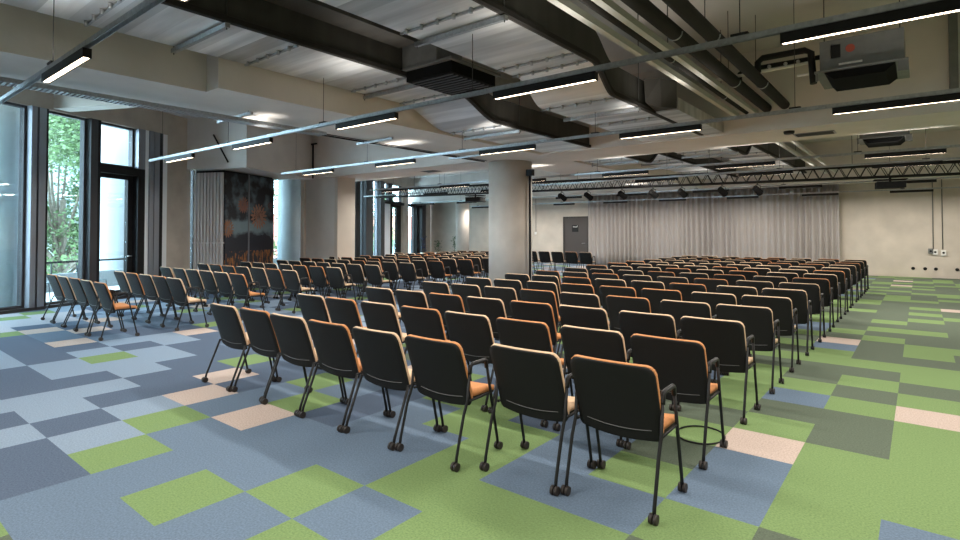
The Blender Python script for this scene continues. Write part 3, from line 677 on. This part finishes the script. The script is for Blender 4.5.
# display cabinet with slatted end and two printed banners
cb = empty('display_cabinet', wp(5.9, .5)); tag(cb, 'tall cabinet with slatted grey end standing below the bulkhead', 'cabinet')
def cmb(): m = MB(); m.M = Matrix.Translation(-Vector(cb.location)) @ WM; return m
cmb().box(4.90, 7.04, .02, .97, 0, 3.28).build('carcass', BLACK, cb)
for k in range(9): cmb().box(4.82, 4.89, .06+k*.105, .06+k*.105+.062, 0, 3.22).bevel(.008, 1).build('slat', SLAT, cb)
cmb().box(4.815, 4.90, .02, 1.0, 1.27, 1.30).build('cross_rail', SLAT, cb)
BM = WM @ Matrix.Translation((4.86, 1.0, 0)) 
for (a, b_, l) in ((.02, .96, 'left printed banner of fireworks over a misty night lake'), (1.02, 2.16, 'right printed banner with large firework over a dark town')):
    o = MB().box(a, b_, .0, .025, .02, 3.24).build('printed_banner', BANNER); o.matrix_world = BM
    tag(o, l, 'banner', 'banners on the cabinet front')
o = MB().box(.965, 1.015, 0, .04, 0, 3.26).build('banner_divider', GREYM); o.matrix_world = BM; tag(o, 'grey vertical strip between the two printed banners', 'trim')
# conduits on bulkhead
o = wmb().tube([(4.55, .9, 4.2), (4.57, 1.35, 3.45)], .022, 8).build('brace_strut', BLACK); tag(o, 'short dark diagonal strut on the lit end of the bulkhead', 'strut')
o = MB().cyl(-15.1, 10.28, 3.3, 4.4, .025, 8).box(-15.4, -14.9, 10.24, 10.3, 4.38, 4.42).build('conduit', BLACK); tag(o, 'dark vertical conduit at the corner of bulkhead and cross beam', 'conduit')

# plants by the far left corner
def plant(x, y, h, label, m, seed, pot=POT):
    s = empty('potted_plant', (x, y, 0)); tag(s, label, 'plant', 'potted plants in the far left corner')
    MB().lathe([(.13,0),(.18,.2),(.2,.42),(.19,.42)], 18).build('pot', pot, s)
    q = MB(); rr = random.Random(seed)
    for k in range(90):
        a = rr.uniform(0, 6.28); r_ = rr.uniform(.02, .24); z = .42 + rr.random()*(h-.42)
        p = Vector((r_*math.cos(a), r_*math.sin(a), z)); u = Vector((math.cos(a), math.sin(a), rr.uniform(0,1))).normalized()*.11; v = Vector((-math.sin(a), math.cos(a), 0))*.04
        q.bm.faces.new([q.bm.verts.new(p+t) for t in (-u*.2, v, u, -v)])
    q.build('foliage', m, s); MB().tube([(0,0,.35),(.02,.02,h-.05)], .012, 6).build('stem', BARK, s)
plant(-22.9, 23.2, 1.35, 'dark blue-leaved potted plant by the far window corner', POTB, 1)
plant(-22.1, 23.6, 1.1, 'short green potted plant near the far window corner', LEAF2, 2, WHITE)
plant(-20.9, 23.7, 1.4, 'green potted plant in front of the blue-lit far wall', LEAF2, 3)

# black cable loop on the carpet
lp = MB(); lp.tube([(-1.33+.17*math.cos(a), 4.36+.20*math.sin(a), .008) for a in [2*math.pi*k/40 for k in range(40)]], .006, 6, closed=True)
tag(lp.build('cable_loop', BLACK), 'thin black cable loop lying on the carpet by the right-hand chairs', 'cable')

# ------------------------------------------------------------------ chairs
def backpt(z):      # centre line of the back, y as a function of z
    t = (z - .38) / .43
    return .175 - .115*t - .03*t*t
def make_back(x, W0, W1, z0, z1, th, dy, rt=.055, rb=.07, sag=.018, nu=14, nv=14):
    def fn(u, v):
        # rounded outline
        s_ = math.sin((v-.5)*math.pi)*.5+.5; z = z0 + (z1-z0)*s_
        W = W0 + (W1-W0)*s_
        dt = z1 - z; db = z - z0; e = 0
        if dt < rt: e = rt - math.sqrt(max(0, rt*rt-(rt-dt)**2))
        if db < rb: e = rb - math.sqrt(max(0, rb*rb-(rb-db)**2))
        uu = (u*2-1); X = uu*(W-e)
        zz = z - sag*(1-uu*uu)*(1-s_)**3
        y = backpt(zz) + dy - .020*(1-uu*uu) + .014
        n = Vector((0, -1, -.3)).normalized()
        return (X, y, zz), n
    return MB().sheet(fn, nu, nv, th)
def leg_path(side, front, arms):
    x = (.266 if arms else .272)*side
    if front:
        top = (x, .335, .655) if arms else (x*.975, .39, .425)
        return [(x*1.0, .472, .03), (x, .462, .09), (x, .40, .36), top]
    top = (x, .155, .645)
    return [(x, .012, .03), (x, .020, .085), (x, .088, .33), (x*.995, .132, .43), top] if arms else [(x, .012, .03), (x, .026, .085), (x*.98, .160, .415)]
def castor(side, y):
    x = .266*side; m = MB()
    for dx in (-.013, .013): m.tube([(x+dx-.009, y, .027), (x+dx+.009, y, .027)], .027, 12)
    m.box(x-.012, x+.012, y-.01, y+.01, .02, .046)
    return m
def make_chair(um, arms, full):
    rt = empty('conference_chair')
    nu, nv = (14, 14) if full else (6, 8)
    make_back(0, .256, .2605, .376, .817, .014, 0, rt=.05, rb=.032, sag=.014, nu=nu, nv=nv).build('backrest', SHELL, rt)
    make_back(0, .256, .2635, .405, .823, .020, .0175, rt=.05, rb=.03, sag=.008, nu=nu, nv=nv).build('back_cushion', um, rt)
    def seat(u, v):
        uu = u*2-1; s_ = math.sin((v-.5)*math.pi)*.5+.5; y = .19 + .31*s_; e = 0
        d = min(y-.19, .50-y)
        if d < .06: e = .06 - math.sqrt(max(0, .0036-(.06-d)**2))
        z = .448 - .012*(1-uu*uu) - (.03*max(0, (s_-.75)/.25)**2)
        return (uu*(.245-e), y, z), (0, 0, 1)
    MB().sheet(seat, 8 if full else 4, 8 if full else 6, .036).build('seat', um, rt)
    if full:
        MB().box(-.235, .235, .17, .46, .405, .428).build('seat_pan', BLACK, rt)
        sm = MB(); sm.tube([(-.20+.4*k/10, backpt(.43) + .014 - .020*(1-(.2*k-1)**2*.64) - .009, .437-.014*(1-(k/5-1)**2)) for k in range(11)], .0028, 5); sm.build('seam', SEAM, rt)
        for s in (-1, 1):
            for fr in (True, False):
                lg = MB().tube(leg_path(s, fr, arms), .0103, 10).build('leg', LEGM, rt)
                castor(s, .478 if fr else .006).build('castor', CAST, lg)
            if arms:
                a = MB(); x = .266*s
                a.tube([(x, .154, .60), (x, .162, .652), (x, .178, .664), (x, .318, .666), (x, .334, .656), (x, .338, .61)], .0145, 10); a.build('armrest', LEGM, rt)
            MB().tube([(.262*s, .150, .418), (.262*s, .39, .424)], .009, 8).build('side_rail', LEGM, rt)
    else:
        m = MB()
        for s in (-1, 1):
            for fr in (True, False): m.tube(leg_path(s, fr, arms), .0125, 6)
            m.tube([(.262*s, .14, .425), (.266*s, .36, .425)], .010, 6)
            if arms: m.tube([(.266*s, .155, .62), (.266*s, .18, .66), (.266*s, .32, .66), (.266*s, .337, .62)], .016, 6)
            for y in (.006, .478): m.tube([(.266*s-.02, y, .024), (.266*s+.02, y, .024)], .024, 8)
        m.box(-.235, .235, .17, .46, .405, .428)
        m.build('frame', LEGM, rt)
    index_kids(rt)
    return rt
PROTO = {}; used_p = set()
def put_chair(x, y, um, arms, full, label, group, rz=0):
    k = (um, arms, full)
    if k not in PROTO: PROTO[k] = make_chair({'orange': ORG, 'cream': CRM}[um], arms, full)
    if k in used_p: o = copy_tree(PROTO[k])
    else: o = PROTO[k]; used_p.add(k)
    o.location = (x, y, 0); o.rotation_euler = (0, 0, rz)
    tag(o, label, 'chair', group)
CX = [-1.392, -1.98, -2.63, -3.24, -3.85, -4.46, -5.07, -5.66]
CYR = [2.685, 3.76, 4.82, 5.90, 6.95, 8.03, 9.10, 10.22, 11.38, 12.52, 13.66, 14.90, 16.05, 17.15, 18.2]
rc = random.Random(11)
def rowname(r): return 'nearest' if r == 0 else ORD[r+1] 
FIX = {(2,0):'cream',(2,1):'cream',(2,2):'cream',(2,3):'orange',(2,4):'cream',(2,5):'orange',(2,6):'cream',(2,7):'cream',(3,0):'cream',(3,1):'cream',(3,2):'orange',(3,3):'cream',(1,0):'orange'}
for r, y in enumerate(CYR):
    for c, x in enumerate(CX):
        um = ('orange', 'cream')[c % 2] if r < 2 else ('orange' if rc.random() < .33 else 'cream')
        um = FIX.get((r, c), um)
        yy = y + ((.19, .145, .03, -.01, 0, 0, 0, 0)[c] if r == 0 else 0) + rc.uniform(-.015, .015)
        if r == 0: x = (-1.392, -1.972, -2.65, -3.225, -3.81, -4.40, -4.985, -5.56)[c]
        xx = x + rc.uniform(-.007, .007) - (.12*c/7*(r/8) if r > 7 else 0)
        arms = c <= 1 or (r == 0 and c == 2)
        put_chair(xx, yy, um, arms, r < 5, '%s-edged black chair, %s from right in the %s row, centre block' % (um, ORD[c+1], rowname(r)), 'chairs in the centre block', rc.uniform(-.01, .01))
LR = [(2.76, -9.50, 5), (3.79, -9.48, 5), (4.92, -9.62, 6), (6.03, -9.72, 7), (7.12, -9.80, 7), (8.2, -9.84, 7), (9.35, -9.9, 8), (10.42, -9.92, 8), (11.6, -9.92, 8), (12.75, -9.95, 8), (13.95, -10.2, 9), (15.1, -10.35, 8), (16.2, -11.2, 7), (17.4, -11.9, 6), (18.85, -10.02, 8)]
for r, (y, xr, n) in enumerate(LR):
    for c in range(n):
        um = ('orange', 'cream')[(c + r) % 2] if r < 2 else ('orange' if rc.random() < .3 else 'cream')
        if c == 0: um = 'orange' if r in (0, 2, 7, 8) else 'cream'
        put_chair(xr - .615*c + rc.uniform(-.008, .008), y + rc.uniform(-.015, .015), um, c <= (1 if r % 2 == 0 else 0), r < 4,
                  '%s-edged black chair, %s from right in the %s row, window block' % (um, ORD[c+1], rowname(r)), 'chairs in the window block', rc.uniform(-.015, .015))
